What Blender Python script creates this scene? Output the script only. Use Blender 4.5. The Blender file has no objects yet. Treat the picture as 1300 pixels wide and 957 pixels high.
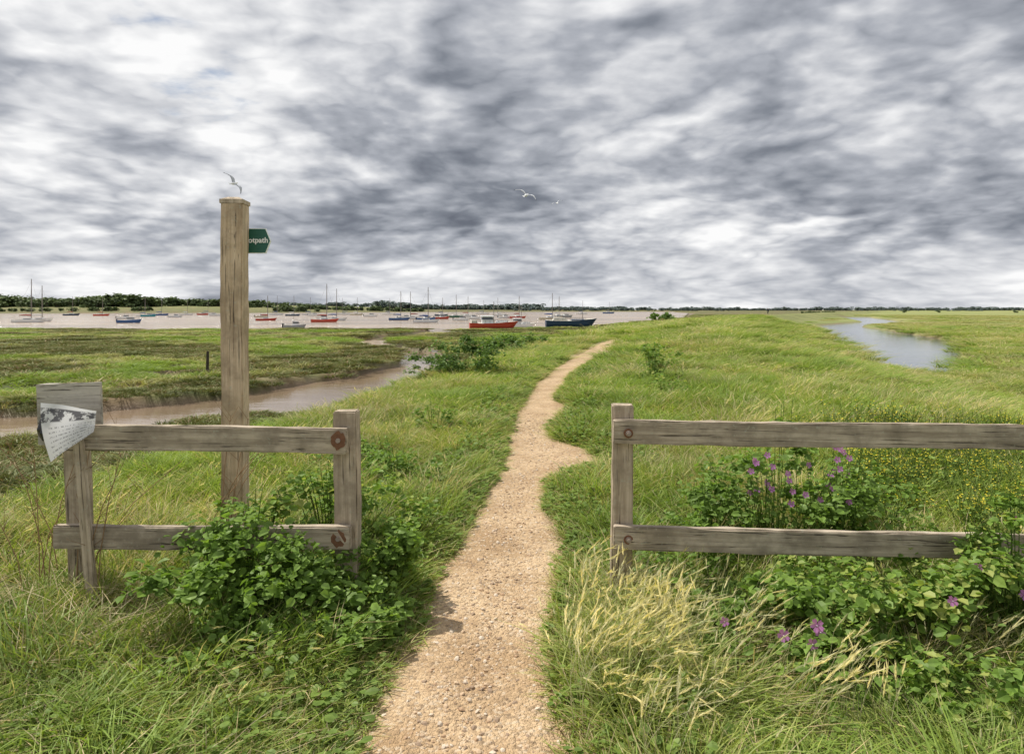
import bpy, math, random, bmesh
import numpy as np
from mathutils import Vector, Matrix, Euler
rng=np.random.default_rng(7); random.seed(7)
scene=bpy.context.scene
COL=scene.collection

# ---------------------------------------------------------------- noise
def _hash(ix,iy,seed):
    n=(ix.astype(np.int64)*374761393+iy.astype(np.int64)*668265263+seed*1442695041)&0x7fffffff
    n=((n^(n>>13))*1274126177)&0x7fffffff
    n=(n^(n>>16))&0xffff
    return n/65535.0
def vnoise(x,y,seed=0):
    x=np.asarray(x,float); y=np.asarray(y,float)
    ix=np.floor(x); iy=np.floor(y); fx=x-ix; fy=y-iy
    fx=fx*fx*(3-2*fx); fy=fy*fy*(3-2*fy)
    a=_hash(ix,iy,seed);b=_hash(ix+1,iy,seed);c=_hash(ix,iy+1,seed);d=_hash(ix+1,iy+1,seed)
    return (a*(1-fx)+b*fx)*(1-fy)+(c*(1-fx)+d*fx)*fy
def fbm(x,y,seed=0,o=4):
    x=np.asarray(x,float); y=np.asarray(y,float)
    s=0;a=.5;t=0
    for i in range(o):
        s=s+a*vnoise(x*2**i+17.3*i,y*2**i-9.1*i,seed+i); t+=a; a*=.5
    return s/t
def sst(t):
    t=np.clip(t,0,1); return t*t*(3-2*t)

# ---------------------------------------------------------------- terrain functions
CY=[-20,0,3,8,13,22,32,55,100,150,220,400,800,3000]
CX=[-.1,-.1,-.1,.2,.6,2.4,4.6,11,28,52,88,190,420,1700]
def crest(y): return np.interp(y,CY,CX)
PY=[-2,1.5,2.46,2.93,3.4,4.5,5.6,6.7,8.3,13,18,22.4,29.5,34,40]
PX=[-.22,-.19,-.18,-.17,-.13,-.04,.03,.12,.17,.57,1.35,2.4,4.0,5.0,7.0]
PW=[.85,.84,.80,.74,.70,.78,.60,.62,.62,.70,.85,.9,.85,.75,.1]
def path_edges(y):
    y=np.asarray(y,float)
    c=np.interp(y,PY,PX); w=np.interp(y,PY,PW)*.5
    l=c-w-.12*(fbm(y*1.4,y*0+3.3,5,4)-.5)*1.4
    worn=.50*np.exp(-((y-7.55)/.80)**4)*(.8+.5*fbm(y*3,y*0,8,3))+.14*np.exp(-((y-11.2)/.9)**2)
    r=c+w+.12*(fbm(y*1.6,y*0+9.1,6,4)-.5)*1.4+worn
    return l,r
def path_sd(x,y):
    l,r=path_edges(y)
    sd=np.maximum(l-x,x-r)
    return np.where(y>39,9,sd)
def polydist(x,y,pts,hw):
    best=np.full(np.shape(x),1e9)
    for i in range(len(pts)-1):
        ax,ay=pts[i];bx,by=pts[i+1]
        dx,dy=bx-ax,by-ay
        t=np.clip(((x-ax)*dx+(y-ay)*dy)/(dx*dx+dy*dy),0,1)
        d=np.hypot(x-ax-t*dx,y-ay-t*dy)-(hw[i]*(1-t)+hw[i+1]*t)
        best=np.minimum(best,d)
    return best
CREEK=[(-60,14),(-30,15.5),(-14,18.2),(-8.9,21.8),(-7.0,26.5),(-5.4,33),(-4.8,40),(-6.5,50),(-12,60),(-15,74),(-11,90),(-9,112)]
CREEKW=[3.0,2.9,2.9,2.9,2.6,2.3,1.7,1.1,1.1,1.3,1.8,3.]
CHAN=[(19.6,32.5),(24.5,42),(31.5,55),(41,74),(50,98),(64,135),(98,180),(150,300)]
CHANW=[.5,1.4,3.2,5.0,4.4,3.6,4.,5.]
NSX=[-4000,-60,-5,3,17,40,74,150,200,260]
NSY=[116,107,105,110,132,190,290,560,850,1001]
FSX=[-4000,-400,-250,-100,100,260]
FSY=[520,580,660,860,1000,1000]
def shore(x,y):
    n=6*(fbm(x*.05,y*.05,31,4)-.5)*2
    a=y-np.interp(x,NSX,NSY)+n*np.clip((x<10)*1.+.3,0,1)
    a=a*np.where(x>5,.45,1.0)
    b=np.interp(x,FSX,FSY)-y+n*4
    c=(260-x)
    return np.minimum(np.minimum(a,b),c)   # >0 inside water
WATER=-1.75
def terrain(x,y,full=False):
    x=np.asarray(x,float);y=np.asarray(y,float)
    cx=crest(y); k=np.sqrt(1+((crest(y+1)-crest(y-1))/2)**2)
    e=(x-cx)/k
    nearw=1-sst((y-5)/8)
    tl=sst((-e-(2.2+1.2*nearw))/(4.4))
    tr=sst((e-(5.0+1.5*nearw))/9.0)
    z=-1.35*np.maximum(tl,tr)
    z=z+.40*np.exp(-((e-4.6)/2.8)**2)*sst((y-13)/18)*(1-sst((y-300)/200))
    sd=path_sd(x,y)
    rough=np.clip(sd/.5,0,1)
    z=z+rough*(fbm(x*.7,y*.7,1,4)-.5)*.22+ rough*(fbm(x*4,y*4,2,2)-.5)*.05*(y<40)
    z=z-.035*(1-np.clip((sd+.06)/.1,0,1))
    marsh=tl
    z=z+marsh*(fbm(x*.35,y*.35,3,4)-.5)*.42
    wob=(fbm(x*.45,y*.45,11,3)-.5)*1.6
    dc=polydist(x,y,CREEK,CREEKW)+wob*.8
    c1=1-sst((dc+.1)/.8)
    rid=np.abs(fbm(x*.045+3,y*.06,21,3)-.5)
    c2=(1-sst(rid/.016-.25))*sst((-e-9)/3)*(y>24)*(y<120)*.8
    c3=1-sst((polydist(x,y,CHAN,CHANW)+wob*.7)/1.5)
    s=shore(x,y); c4=sst((s+2)/4.)
    c=np.maximum(np.maximum(c1,c2),np.maximum(c3,c4))
    z=z*(1-c)+(-2.35)*c
    hill=sst((y-600)/300)*sst((-x-120)/350)*sst((-s-5)/60.)
    z=z+hill*(7+6*fbm(x*.004,y*.004,41,3))
    z=z+sst((-s-40)/200.)*sst((y-1000)/900)*(3+4*fbm(x*.001,y*.001,43,2))*(1-hill)*sst((700-x)/900)
    if not full: return z
    return z,dict(mud=np.maximum(sst((c-.08)/.35),0),marsh=marsh*(1-hill),sd=sd,e=e,right=sst((e-9)/8),water=c)

# ---------------------------------------------------------------- node helpers
def new_mat(name):
    m=bpy.data.materials.new(name); m.use_nodes=True
    nt=m.node_tree; nt.nodes.clear()
    out=nt.nodes.new('ShaderNodeOutputMaterial')
    return m,nt,out
class NT:
    def __init__(s,nt): s.nt=nt
    def n(s,t,**k):
        nd=s.nt.nodes.new(t)
        for a,b in k.items(): setattr(nd,a,b)
        return nd
    def link(s,a,b): s.nt.links.new(a,b)
    def put(s,sock,v):
        if isinstance(v,bpy.types.NodeSocket): s.link(v,sock)
        else: sock.default_value=v
    def math(s,op,a,b=0.0,c=None,clamp=False):
        nd=s.n('ShaderNodeMath',operation=op,use_clamp=clamp)
        s.put(nd.inputs[0],a); s.put(nd.inputs[1],b)
        if c is not None: s.put(nd.inputs[2],c)
        return nd.outputs[0]
    def vmath(s,op,a,b=(0,0,0),sc=None):
        nd=s.n('ShaderNodeVectorMath',operation=op)
        s.put(nd.inputs[0],a)
        if op!='SCALE' : s.put(nd.inputs[1],b)
        if sc is not None: s.put(nd.inputs['Scale'],sc)
        return nd.outputs['Value'] if op in('DOT_PRODUCT','LENGTH') else nd.outputs[0]
    def noise(s,vec,scale,detail=4,rough=.5,dist=0.,col=False):
        nd=s.n('ShaderNodeTexNoise'); 
        if vec is not None: s.link(vec,nd.inputs['Vector'])
        nd.inputs['Scale'].default_value=scale; nd.inputs['Detail'].default_value=detail
        nd.inputs['Roughness'].default_value=rough; nd.inputs['Distortion'].default_value=dist
        return nd.outputs['Color'] if col else nd.outputs['Fac']
    def ramp(s,fac,stops,interp='LINEAR'):
        nd=s.n('ShaderNodeValToRGB'); s.link(fac,nd.inputs[0]); cr=nd.color_ramp; cr.interpolation=interp
        while len(cr.elements)<len(stops): cr.elements.new(.5)
        for el,(p,c) in zip(cr.elements,stops):
            el.position=p
            if not hasattr(c,'__len__'): c=(c,c,c)
            el.color=(c[0],c[1],c[2],1)
        return nd.outputs[0]
    def mix(s,f,a,b,blend='MIX'):
        nd=s.n('ShaderNodeMix',data_type='RGBA',blend_type=blend)
        s.put(nd.inputs[0],f)
        for sk,v in((nd.inputs[6],a),(nd.inputs[7],b)):
            if isinstance(v,bpy.types.NodeSocket): s.link(v,sk)
            else: sk.default_value=(v[0],v[1],v[2],1)
        return nd.outputs[2]
    def smooth(s,v,a,b,lo=0.,hi=1.):
        nd=s.n('ShaderNodeMapRange',interpolation_type='SMOOTHSTEP')
        s.link(v,nd.inputs[0]); nd.inputs[1].default_value=a; nd.inputs[2].default_value=b
        nd.inputs[3].default_value=lo; nd.inputs[4].default_value=hi
        return nd.outputs[0]
    def bump(s,h,strength=.5,dist=.02):
        nd=s.n('ShaderNodeBump'); s.link(h,nd.inputs['Height']); nd.inputs['Strength'].default_value=strength
        nd.inputs['Distance'].default_value=dist; return nd.outputs[0]
    def princ(s,col,rough=.8,spec=.3,normal=None,metal=0.):
        nd=s.n('ShaderNodeBsdfPrincipled')
        if isinstance(col,bpy.types.NodeSocket): s.link(col,nd.inputs['Base Color'])
        else: nd.inputs['Base Color'].default_value=(col[0],col[1],col[2],1)
        s.put(nd.inputs['Roughness'],rough)
        nd.inputs['Specular IOR Level'].default_value=spec
        nd.inputs['Metallic'].default_value=metal
        if normal is not None: s.link(normal,nd.inputs['Normal'])
        return nd.outputs[0]
    def attr(s,name):
        return s.n('ShaderNodeAttribute',attribute_name=name)
    def pos(s): return s.n('ShaderNodeNewGeometry').outputs['Position']

def simple_mat(name,col,rough=.5,spec=.4,var=.12,scale=6):
    m,nt,out=new_mat(name);h=NT(nt)
    tc=h.n('ShaderNodeTexCoord').outputs['Object']
    f=h.noise(tc,scale,5,.6)
    c=h.mix(f,tuple(v*(1-var) for v in col),tuple(min(1,v*(1+var)) for v in col))
    h.link(h.princ(c,rough,spec),out.inputs[0]); return m

def leaf_mat(name,base,tip,dry=None,dryamt=.0,trans=.35,patch=.35):
    m,nt,out=new_mat(name);h=NT(nt)
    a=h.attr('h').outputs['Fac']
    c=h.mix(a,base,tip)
    p=h.pos()
    big=h.noise(p,.45,1,.6)
    rnd=h.n('ShaderNodeObjectInfo').outputs['Random']
    v=h.attr('v').outputs['Fac']
    k=h.math('ADD',h.math('MULTIPLY',rnd,.25),h.math('MULTIPLY',v,.6))
    k=h.math('ADD',k,h.math('MULTIPLY',h.smooth(big,.3,.7),patch))
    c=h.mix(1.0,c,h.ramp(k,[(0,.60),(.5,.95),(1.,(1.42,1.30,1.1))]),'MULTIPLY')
    if dry is not None:
        f=h.smooth(h.math('ADD',h.math('MULTIPLY',rnd,.4),h.math('MULTIPLY',v,.8)),.95-dryamt,1.1-dryamt)
        c=h.mix(f,c,dry)
    df=h.n('ShaderNodeBsdfDiffuse'); h.link(c,df.inputs[0])
    gl=h.n('ShaderNodeBsdfGlossy'); gl.inputs['Roughness'].default_value=.5; gl.inputs[0].default_value=(.8,.85,.7,1)
    m1=h.n('ShaderNodeMixShader'); m1.inputs[0].default_value=.035; h.link(df.outputs[0],m1.inputs[1]); h.link(gl.outputs[0],m1.inputs[2])
    tr=h.n('ShaderNodeBsdfTranslucent'); h.link(h.mix(1.,c,(1.3,1.35,.7),'MULTIPLY'),tr.inputs[0])
    mx=h.n('ShaderNodeMixShader'); mx.inputs[0].default_value=trans
    h.link(m1.outputs[0],mx.inputs[1]);h.link(tr.outputs[0],mx.inputs[2]);h.link(mx.outputs[0],out.inputs[0])
    return m

# ---------------------------------------------------------------- mesh builder
class MB:
    def __init__(s): s.v=[];s.f=[];s.m=[];s.n=0;s.h=[];s.vv=[]
    def add(s,V,F,mat=0,h=0.,v=0.):
        V=np.asarray(V,float).reshape(-1,3)
        s.v.append(V)
        for f in F: s.f.append(tuple(int(i)+s.n for i in f)); s.m.append(mat)
        s.h.append(np.broadcast_to(np.asarray(h,float),(len(V),)));s.vv.append(np.broadcast_to(np.asarray(v,float),(len(V),)))
        s.n+=len(V)
    def addmany(s,V,Ft,mat=0,h=0.,v=0.):
        N,k,_=V.shape; base=s.n+np.arange(N)*k
        s.v.append(V.reshape(-1,3))
        for ft in Ft:
            arr=(base[:,None]+np.array(ft)[None,:]).tolist()
            s.f.extend(tuple(a) for a in arr); s.m.extend([mat]*N)
        s.h.append(np.broadcast_to(h,(N,k)).reshape(-1).astype(float));s.vv.append(np.broadcast_to(v,(N,k)).reshape(-1).astype(float))
        s.n+=N*k
    def merge(s,o,off,sc=1.,rot=0.):
        V=np.concatenate(o.v); c_,s_=math.cos(rot),math.sin(rot)
        V=np.stack([V[:,0]*c_-V[:,1]*s_,V[:,0]*s_+V[:,1]*c_,V[:,2]],1)*sc+np.array(off)
        s.v.append(V); s.f.extend(tuple(i+s.n for i in f) for f in o.f); s.m.extend(o.m)
        s.h.append(np.concatenate(o.h)); s.vv.append(np.concatenate(o.vv)); s.n+=len(V)
    def box(s,c,d,mat=0,R=None,taper=1.):
        x,y,z=[q/2 for q in d]
        V=np.array([(-x,-y,-z),(x,-y,-z),(x,y,-z),(-x,y,-z),(-x*taper,-y*taper,z),(x*taper,-y*taper,z),(x*taper,y*taper,z),(-x*taper,y*taper,z)])
        if R is not None: V=V@np.array(R).T
        s.add(V+np.array(c),[(0,3,2,1),(4,5,6,7),(0,1,5,4),(1,2,6,5),(2,3,7,6),(3,0,4,7)],mat)
    def tube(s,pts,rad,mat=0,n=6,h=0.,cap=True):
        pts=[np.array(p,float) for p in pts]
        if not hasattr(rad,'__len__'): rad=[rad]*len(pts)
        V=[]
        for i,p in enumerate(pts):
            t=pts[min(i+1,len(pts)-1)]-pts[max(i-1,0)]; t=t/(np.linalg.norm(t)+1e-9)
            a=np.cross(t,(0,0,1.)) if abs(t[2])<.9 else np.cross(t,(1.,0,0)); a/=np.linalg.norm(a); b=np.cross(t,a)
            for j in range(n):
                an=2*math.pi*j/n; V.append(p+rad[i]*(a*math.cos(an)+b*math.sin(an)))
        F=[]
        for i in range(len(pts)-1):
            for j in range(n):
                k=(j+1)%n; F.append((i*n+j,i*n+k,(i+1)*n+k,(i+1)*n+j))
        if cap: F.append(tuple(range(n))[::-1]); F.append(tuple((len(pts)-1)*n+j for j in range(n)))
        s.add(V,F,mat,h)
    def obj(s,name,mats,link=True,smooth=False,parent=None,attrs=False):
        me=bpy.data.meshes.new(name); me.from_pydata(np.concatenate(s.v).tolist(),[],s.f)
        for m in mats: me.materials.append(m)
        me.polygons.foreach_set('material_index',s.m)
        if smooth: me.polygons.foreach_set('use_smooth',[True]*len(s.f))
        if attrs:
            a=me.attributes.new('h','FLOAT','POINT'); a.data.foreach_set('value',np.concatenate(s.h))
            a=me.attributes.new('v','FLOAT','POINT'); a.data.foreach_set('value',np.concatenate(s.vv))
        me.update()
        o=bpy.data.objects.new(name,me)
        if link: COL.objects.link(o)
        if parent: o.parent=parent
        return o
def empty(name,loc=(0,0,0)):
    o=bpy.data.objects.new(name,None); o.location=loc; COL.objects.link(o); o.empty_display_size=.2; return o

# ---------------------------------------------------------------- world / sky
SUN=Vector((-0.46,0.24,0.80)).normalized()
el=math.asin(SUN.z); az=math.atan2(SUN.x,SUN.y)
w=bpy.data.worlds.new("World"); scene.world=w; w.use_nodes=True
nt=w.node_tree; nt.nodes.clear(); h=NT(nt)
wout=h.n('ShaderNodeOutputWorld')
sky=h.n('ShaderNodeTexSky',sky_type='NISHITA'); sky.sun_disc=False; sky.sun_elevation=el; sky.sun_rotation=az%(2*math.pi)
bg1=h.n('ShaderNodeBackground'); h.link(sky.outputs[0],bg1.inputs[0]); bg1.inputs[1].default_value=.09
D=h.n('ShaderNodeTexCoord').outputs['Generated']
sx=h.n('ShaderNodeSeparateXYZ'); h.link(D,sx.inputs[0]); X,Y,Z=sx.outputs
Zp=h.math('MAXIMUM',Z,0.)
g=h.math('DIVIDE',1.,h.math('ADD',Zp,.30))
cb=h.n('ShaderNodeCombineXYZ'); h.link(h.math('MULTIPLY',X,g),cb.inputs[0]); h.link(h.math('MULTIPLY',Y,g),cb.inputs[1])
h.link(h.math('MULTIPLY',h.math('LOGARITHM',h.math('ADD',Zp,.12),math.e),1.0),cb.inputs[2])
P=cb.outputs[0]
wn=h.vmath('SUBTRACT',h.noise(P,1.5,1,.5,col=True),(.5,.5,.5))
Pw=h.vmath('ADD',P,h.vmath('SCALE',wn,sc=.16))
def dens(po):
    v_=h.vmath('ADD',Pw,po)
    a=h.noise(v_,1.25,7,.55)
    b=h.math('ABSOLUTE',h.math('SUBTRACT',h.noise(v_,3.6,3,.5),.5))
    return a,b
a1,b1=dens((1.1,4.7,2.4)); a2,b2=dens((1.1-.045,4.7+.02,2.4+.07))
lit=h.math('ADD',h.math('SUBTRACT',a1,a2),h.math('MULTIPLY',h.math('SUBTRACT',b1,b2),.45))
lit=h.math('MULTIPLY',lit,h.smooth(Z,.0,.14,.50,1.))
def blob(px,py,size):
    v=Vector(((px-650)/867,1,(393-py)/867)).normalized()
    dt=h.vmath('DOT_PRODUCT',D,tuple(v)); c=math.cos(math.radians(size))
    return h.smooth(dt,c,1.)
bias=None
for px,py,sz,am in [(560,170,16,-.18),(930,30,15,-.22),(1180,255,14,-.12),(300,290,12,-.10),(150,130,16,.10),(850,120,7,.16),(1140,110,8,.14),(1290,40,9,-.08),(420,40,10,-.08),(760,260,9,-.10)]:
    t=h.math('MULTIPLY',blob(px,py,sz),am); bias=t if bias is None else h.math('ADD',bias,t)
v=h.math('MULTIPLY_ADD',lit,3.2,.67)
v=h.math('ADD',v,h.math('MULTIPLY',h.math('SUBTRACT',.50,a1),1.7))
v=h.math('ADD',v,h.math('MULTIPLY',h.math('SUBTRACT',b1,.07),.45))
v=h.math('ADD',v,bias)
v=h.math('ADD',v,h.math('MULTIPLY',h.smooth(Z,.0,.11,1.,0.),.06))
ccol=h.ramp(v,[(0.0,(.14,.155,.19)),(.22,(.22,.24,.28)),(.5,(.41,.43,.475)),(.76,(.68,.69,.715)),(1.,(.93,.93,.93))])
bg2=h.n('ShaderNodeBackground'); h.link(ccol,bg2.inputs[0]); bg2.inputs[1].default_value=1.05
gap=h.math('ADD',h.math('MULTIPLY_ADD',b1,.3,a1),h.math('MULTIPLY',blob(60,50,13),-.03))
gap=h.math('ADD',gap,h.smooth(Z,.12,.28,.2,0.))
cover=h.smooth(gap,.315,.39)
mx=h.n('ShaderNodeMixShader'); h.link(cover,mx.inputs[0]); h.link(bg1.outputs[0],mx.inputs[1]); h.link(bg2.outputs[0],mx.inputs[2])
h.link(mx.outputs[0],wout.inputs[0])
try:
    w.cycles.sampling_method='MANUAL'; w.cycles.sample_map_resolution=256
except Exception as ex: print(ex)
sl=bpy.data.lights.new('sun','SUN'); sl.energy=5.0; sl.angle=math.radians(.6); sl.color=(1,.95,.86)
so=bpy.data.objects.new('sun',sl); so.rotation_euler=SUN.to_track_quat('Z','Y').to_euler(); so.location=(0,0,30); COL.objects.link(so)

cam=bpy.data.cameras.new('camera'); cam.lens=24; cam.sensor_width=36; cam.shift_y=-85.5/1300; cam.clip_end=12000; cam.clip_start=.05
co=bpy.data.objects.new('camera',cam); co.location=(0,0,1.6); co.rotation_euler=(math.radians(90),0,0); COL.objects.link(co); scene.camera=co
scene.view_settings.view_transform='Standard'; scene.view_settings.look='None'; scene.view_settings.exposure=0

# ---------------------------------------------------------------- ground
def sinhgrid(lo,hi,a,n): return a*np.sinh(np.linspace(math.asinh(lo/a),math.asinh(hi/a),n))
gx=sinhgrid(-4500,4500,5,700); gy=sinhgrid(-8,6000,5,660)
XX,YY=np.meshgrid(gx,gy); x=XX.ravel(); y=YY.ravel()
z,info=terrain(x,y,True)
me=bpy.data.meshes.new('ground')
nx,ny=len(gx),len(gy)
me.vertices.add(nx*ny); me.vertices.foreach_set('co',np.stack([x,y,z],1).ravel())
i=np.arange(nx*ny).reshape(ny,nx); q=np.stack([i[:-1,:-1],i[:-1,1:],i[1:,1:],i[1:,:-1]],-1).reshape(-1,4)
me.loops.add(q.size); me.loops.foreach_set('vertex_index',q.ravel().astype(np.int32))
me.polygons.add(len(q)); me.polygons.foreach_set('loop_start',np.arange(0,q.size,4,dtype=np.int32))
try: me.polygons.foreach_set('loop_total',np.full(len(q),4,dtype=np.int32))
except Exception: pass
me.update(calc_edges=True); me.polygons.foreach_set('use_smooth',[True]*len(q))
for nm,arr in(('mud',info['mud']),('marsh',info['marsh']),('soil',1-sst((info['sd']-.02)/.22)),('field',info['right'])):
    a=me.attributes.new(nm,'FLOAT','POINT'); a.data.foreach_set('value',np.asarray(arr,float))
ground=bpy.data.objects.new('ground',me); COL.objects.link(ground)
m,nt,out=new_mat('grassland'); h=NT(nt); p=h.pos()
n1=h.noise(p,.12,4,.6); n2=h.noise(p,.9,5,.65); n3=h.noise(p,9,4,.7); n4=h.noise(p,.02,4,.6)
g=h.mix(h.smooth(n2,.3,.7),(.12,.15,.04),(.22,.26,.075))
g=h.mix(h.smooth(n3,.35,.75),g,(.17,.14,.08))
g=h.mix(h.smooth(n1,.45,.7),g,(.26,.26,.10))
mg=h.mix(h.smooth(n2,.35,.65),(.07,.085,.03),(.15,.165,.055)); mg=h.mix(h.smooth(n1,.46,.60),mg,(.18,.13,.07))
fg=h.mix(h.smooth(n1,.3,.7),(.24,.26,.085),(.36,.34,.14)); fg=h.mix(h.smooth(n4,.4,.6),fg,(.20,.24,.075)); fg=h.mix(h.smooth(n3,.4,.8),fg,(.17,.18,.06))
g=h.mix(h.attr('marsh').outputs['Fac'],g,mg); g=h.mix(h.attr('field').outputs['Fac'],g,fg)
g=h.mix(h.attr('soil').outputs['Fac'],g,(.38,.28,.17))
g=h.mix(h.attr('mud').outputs['Fac'],g,h.mix(n3,(.14,.095,.06),(.26,.185,.125)))
b=h.bump(h.math('ADD',n3,h.math('MULTIPLY',n2,2)),.6,.08)
rg=h.mix(h.attr('mud').outputs['Fac'],(.9,.9,.9),(.38,.38,.38))
h.link(h.princ(g,rg,.25,b),out.inputs[0]); me.materials.append(m)

# ---------------------------------------------------------------- footpath
ys=np.concatenate([np.arange(-1.5,14,.05),np.arange(14,39,.12)])
l,r=path_edges(ys); us=np.linspace(-1,1,25); V=[];F=[]
for j,yy in enumerate(ys):
    xs=l[j]+(r[j]-l[j])*(us+1)/2
    prof=-.035*np.abs(us)**6+ (fbm(xs*2.2,np.full(25,yy)*2.2,51,3)-.5)*.035*(1-us**2)-.012*(1-us**2)+.006
    V.append(np.stack([xs,np.full(25,yy),terrain(np.full(25,(l[j]+r[j])/2),np.full(25,yy))+.035+prof],1))
V=np.concatenate(V)
for j in range(len(ys)-1):
    for k in range(24): F.append((j*25+k,j*25+k+1,(j+1)*25+k+1,(j+1)*25+k))
mb=MB(); mb.add(V,F)
m,nt,out=new_mat('sandy_gravel'); h=NT(nt); p=h.pos()
vo=h.n('ShaderNodeTexVoronoi'); h.link(p,vo.inputs['Vector']); vo.inputs['Scale'].default_value=62
vo2=h.n('ShaderNodeTexVoronoi'); h.link(p,vo2.inputs['Vector']); vo2.inputs['Scale'].default_value=150
c=h.mix(h.smooth(h.noise(p,1.8,5,.65),.3,.7),(.42,.28,.155),(.66,.485,.30))
c=h.mix(h.math('MULTIPLY',h.smooth(h.noise(p,26,4,.7),.42,.66),.6),c,(.30,.20,.115))
sc=h.n('ShaderNodeSeparateColor'); h.link(vo.outputs['Color'],sc.inputs[0])
c=h.mix(h.math('MULTIPLY',h.smooth(sc.outputs[0],.78,.93),.6),c,(.60,.49,.36))
c=h.mix(h.math('MULTIPLY',h.smooth(sc.outputs[1],.85,.95),.7),c,(.24,.17,.11))
hh=h.math('ADD',h.math('MULTIPLY',vo.outputs['Distance'],-1.),h.math('MULTIPLY',vo2.outputs['Distance'],-.6))
hh=h.math('ADD',hh,h.math('MULTIPLY',h.noise(p,8,5,.7),1.5))
h.link(h.princ(c,.9,.2,h.bump(hh,.8,.014)),out.inputs[0])
mb.obj('footpath',[m],smooth=True)

# ---------------------------------------------------------------- water
def water(name,quad,col,rough,ws,bs,dist=.12):
    mb=MB(); mb.add([(a,b,WATER) for a,b in quad],[tuple(range(len(quad)))])
    m,nt,out=new_mat(name+'_surface'); h=NT(nt); p=h.pos()
    st=h.vmath('MULTIPLY',p,(1.,1.7,1.))
    n=h.math('ADD',h.noise(st,ws,4,.6),h.math('MULTIPLY',h.noise(st,ws*.16,3,.6),1.8))
    c=h.mix(h.smooth(h.noise(h.vmath('MULTIPLY',p,(.25,1.,1.)),.05,4,.6),.35,.65),tuple(v*.72 for v in col),tuple(v*1.2 for v in col))
    h.link(h.princ(c,rough,.5,h.bump(n,bs,dist)),out.inputs[0])
    return mb.obj(name,[m])
water('estuary_water',[(-4400,60),(12,60),(262,1005),(262,1100),(-4400,1100)],(.36,.27,.185),.16,1.6,1.,.35)
water('creek_water',[(-70,6),(6,6),(12,59.99),(-70,59.99)],(.27,.195,.13),.08,2.,.10)
water('channel_water',[(13,22),(60,22),(230,400),(60,200)],(.14,.17,.20),.06,2.,.08)

# ---------------------------------------------------------------- scatter helper
def scatter(name,pts,rot,scl,idx,variants):
    colv=bpy.data.collections.new(name+'_parts')
    for k,o in enumerate(variants):
        o.name='%s_v%02d'%(name,k); colv.objects.link(o)
    me=bpy.data.meshes.new(name); me.vertices.add(len(pts)); me.vertices.foreach_set('co',np.asarray(pts,float).ravel())
    a=me.attributes.new('rot','FLOAT_VECTOR','POINT'); a.data.foreach_set('vector',np.asarray(rot,float).ravel())
    a=me.attributes.new('scl','FLOAT_VECTOR','POINT'); a.data.foreach_set('vector',np.asarray(scl,float).ravel())
    a=me.attributes.new('idx','INT','POINT'); a.data.foreach_set('value',np.asarray(idx,np.int32))
    o=bpy.data.objects.new(name,me); COL.objects.link(o)
    g=bpy.data.node_groups.new(name,'GeometryNodeTree')
    g.interface.new_socket('Geometry',in_out='INPUT',socket_type='NodeSocketGeometry'); g.interface.new_socket('Geometry',in_out='OUTPUT',socket_type='NodeSocketGeometry')
    gi=g.nodes.new('NodeGroupInput'); go=g.nodes.new('NodeGroupOutput')
    ci=g.nodes.new('GeometryNodeCollectionInfo'); ci.inputs['Collection'].default_value=colv; ci.inputs['Separate Children'].default_value=True; ci.inputs['Reset Children'].default_value=True
    ip=g.nodes.new('GeometryNodeInstanceOnPoints'); ip.inputs['Pick Instance'].default_value=True
    def na(nm,ty):
        n=g.nodes.new('GeometryNodeInputNamedAttribute'); n.data_type=ty; n.inputs['Name'].default_value=nm; return n.outputs[0]
    g.links.new(gi.outputs[0],ip.inputs['Points']); g.links.new(ci.outputs[0],ip.inputs['Instance'])
    g.links.new(na('idx','INT'),ip.inputs['Instance Index']); g.links.new(na('rot','FLOAT_VECTOR'),ip.inputs['Rotation']); g.links.new(na('scl','FLOAT_VECTOR'),ip.inputs['Scale'])
    g.links.new(ip.outputs[0],go.inputs[0])
    mo=o.modifiers.new('scatter','NODES'); mo.node_group=g
    return o

def tuft(n,R,h0,h1,lean,wd,seed,wind=(.25,-.05)):
    r=np.random.default_rng(seed)
    rr=R*np.sqrt(r.random(n)); an=r.random(n)*2*math.pi
    bx=rr*np.cos(an); by=rr*np.sin(an)
    H=h0+(h1-h0)*r.random(n); da=an+r.normal(0,.9,n)
    L=lean*H*(.3+r.random(n))
    dx=np.cos(da)*L+wind[0]*H; dy=np.sin(da)*L+wind[1]*H
    wa=r.random(n)*math.pi; wx=np.cos(wa)*wd; wy=np.sin(wa)*wd
    V=np.zeros((n,7,3)); ts=[0,.4,.75,1.]; ws=[.7,1,.7,0]
    k=0; hh=np.zeros(7)
    for t,wf in zip(ts,ws):
        px=bx+dx*t*t; py=by+dy*t*t; pz=H*(t-.22*t*t*lean)
        if t<1:
            V[:,k]=np.stack([px-wx*wf,py-wy*wf,pz],1); V[:,k+1]=np.stack([px+wx*wf,py+wy*wf,pz],1); hh[k]=hh[k+1]=t; k+=2
        else: V[:,k]=np.stack([px,py,pz],1); hh[k]=1
    return V,[(0,1,3,2),(2,3,5,4),(4,5,6)],hh,r.random(n)[:,None]*np.ones((1,7))
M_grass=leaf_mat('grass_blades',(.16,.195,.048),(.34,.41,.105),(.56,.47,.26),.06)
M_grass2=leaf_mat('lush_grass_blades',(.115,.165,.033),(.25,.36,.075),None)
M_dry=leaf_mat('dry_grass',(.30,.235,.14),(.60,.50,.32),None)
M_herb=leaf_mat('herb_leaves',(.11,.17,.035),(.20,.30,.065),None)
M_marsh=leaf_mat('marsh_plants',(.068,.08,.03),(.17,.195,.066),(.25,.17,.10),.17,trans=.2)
M_reed=leaf_mat('pale_marsh_grass',(.19,.20,.07),(.40,.41,.165),(.52,.43,.26),.10,trans=.25)
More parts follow.
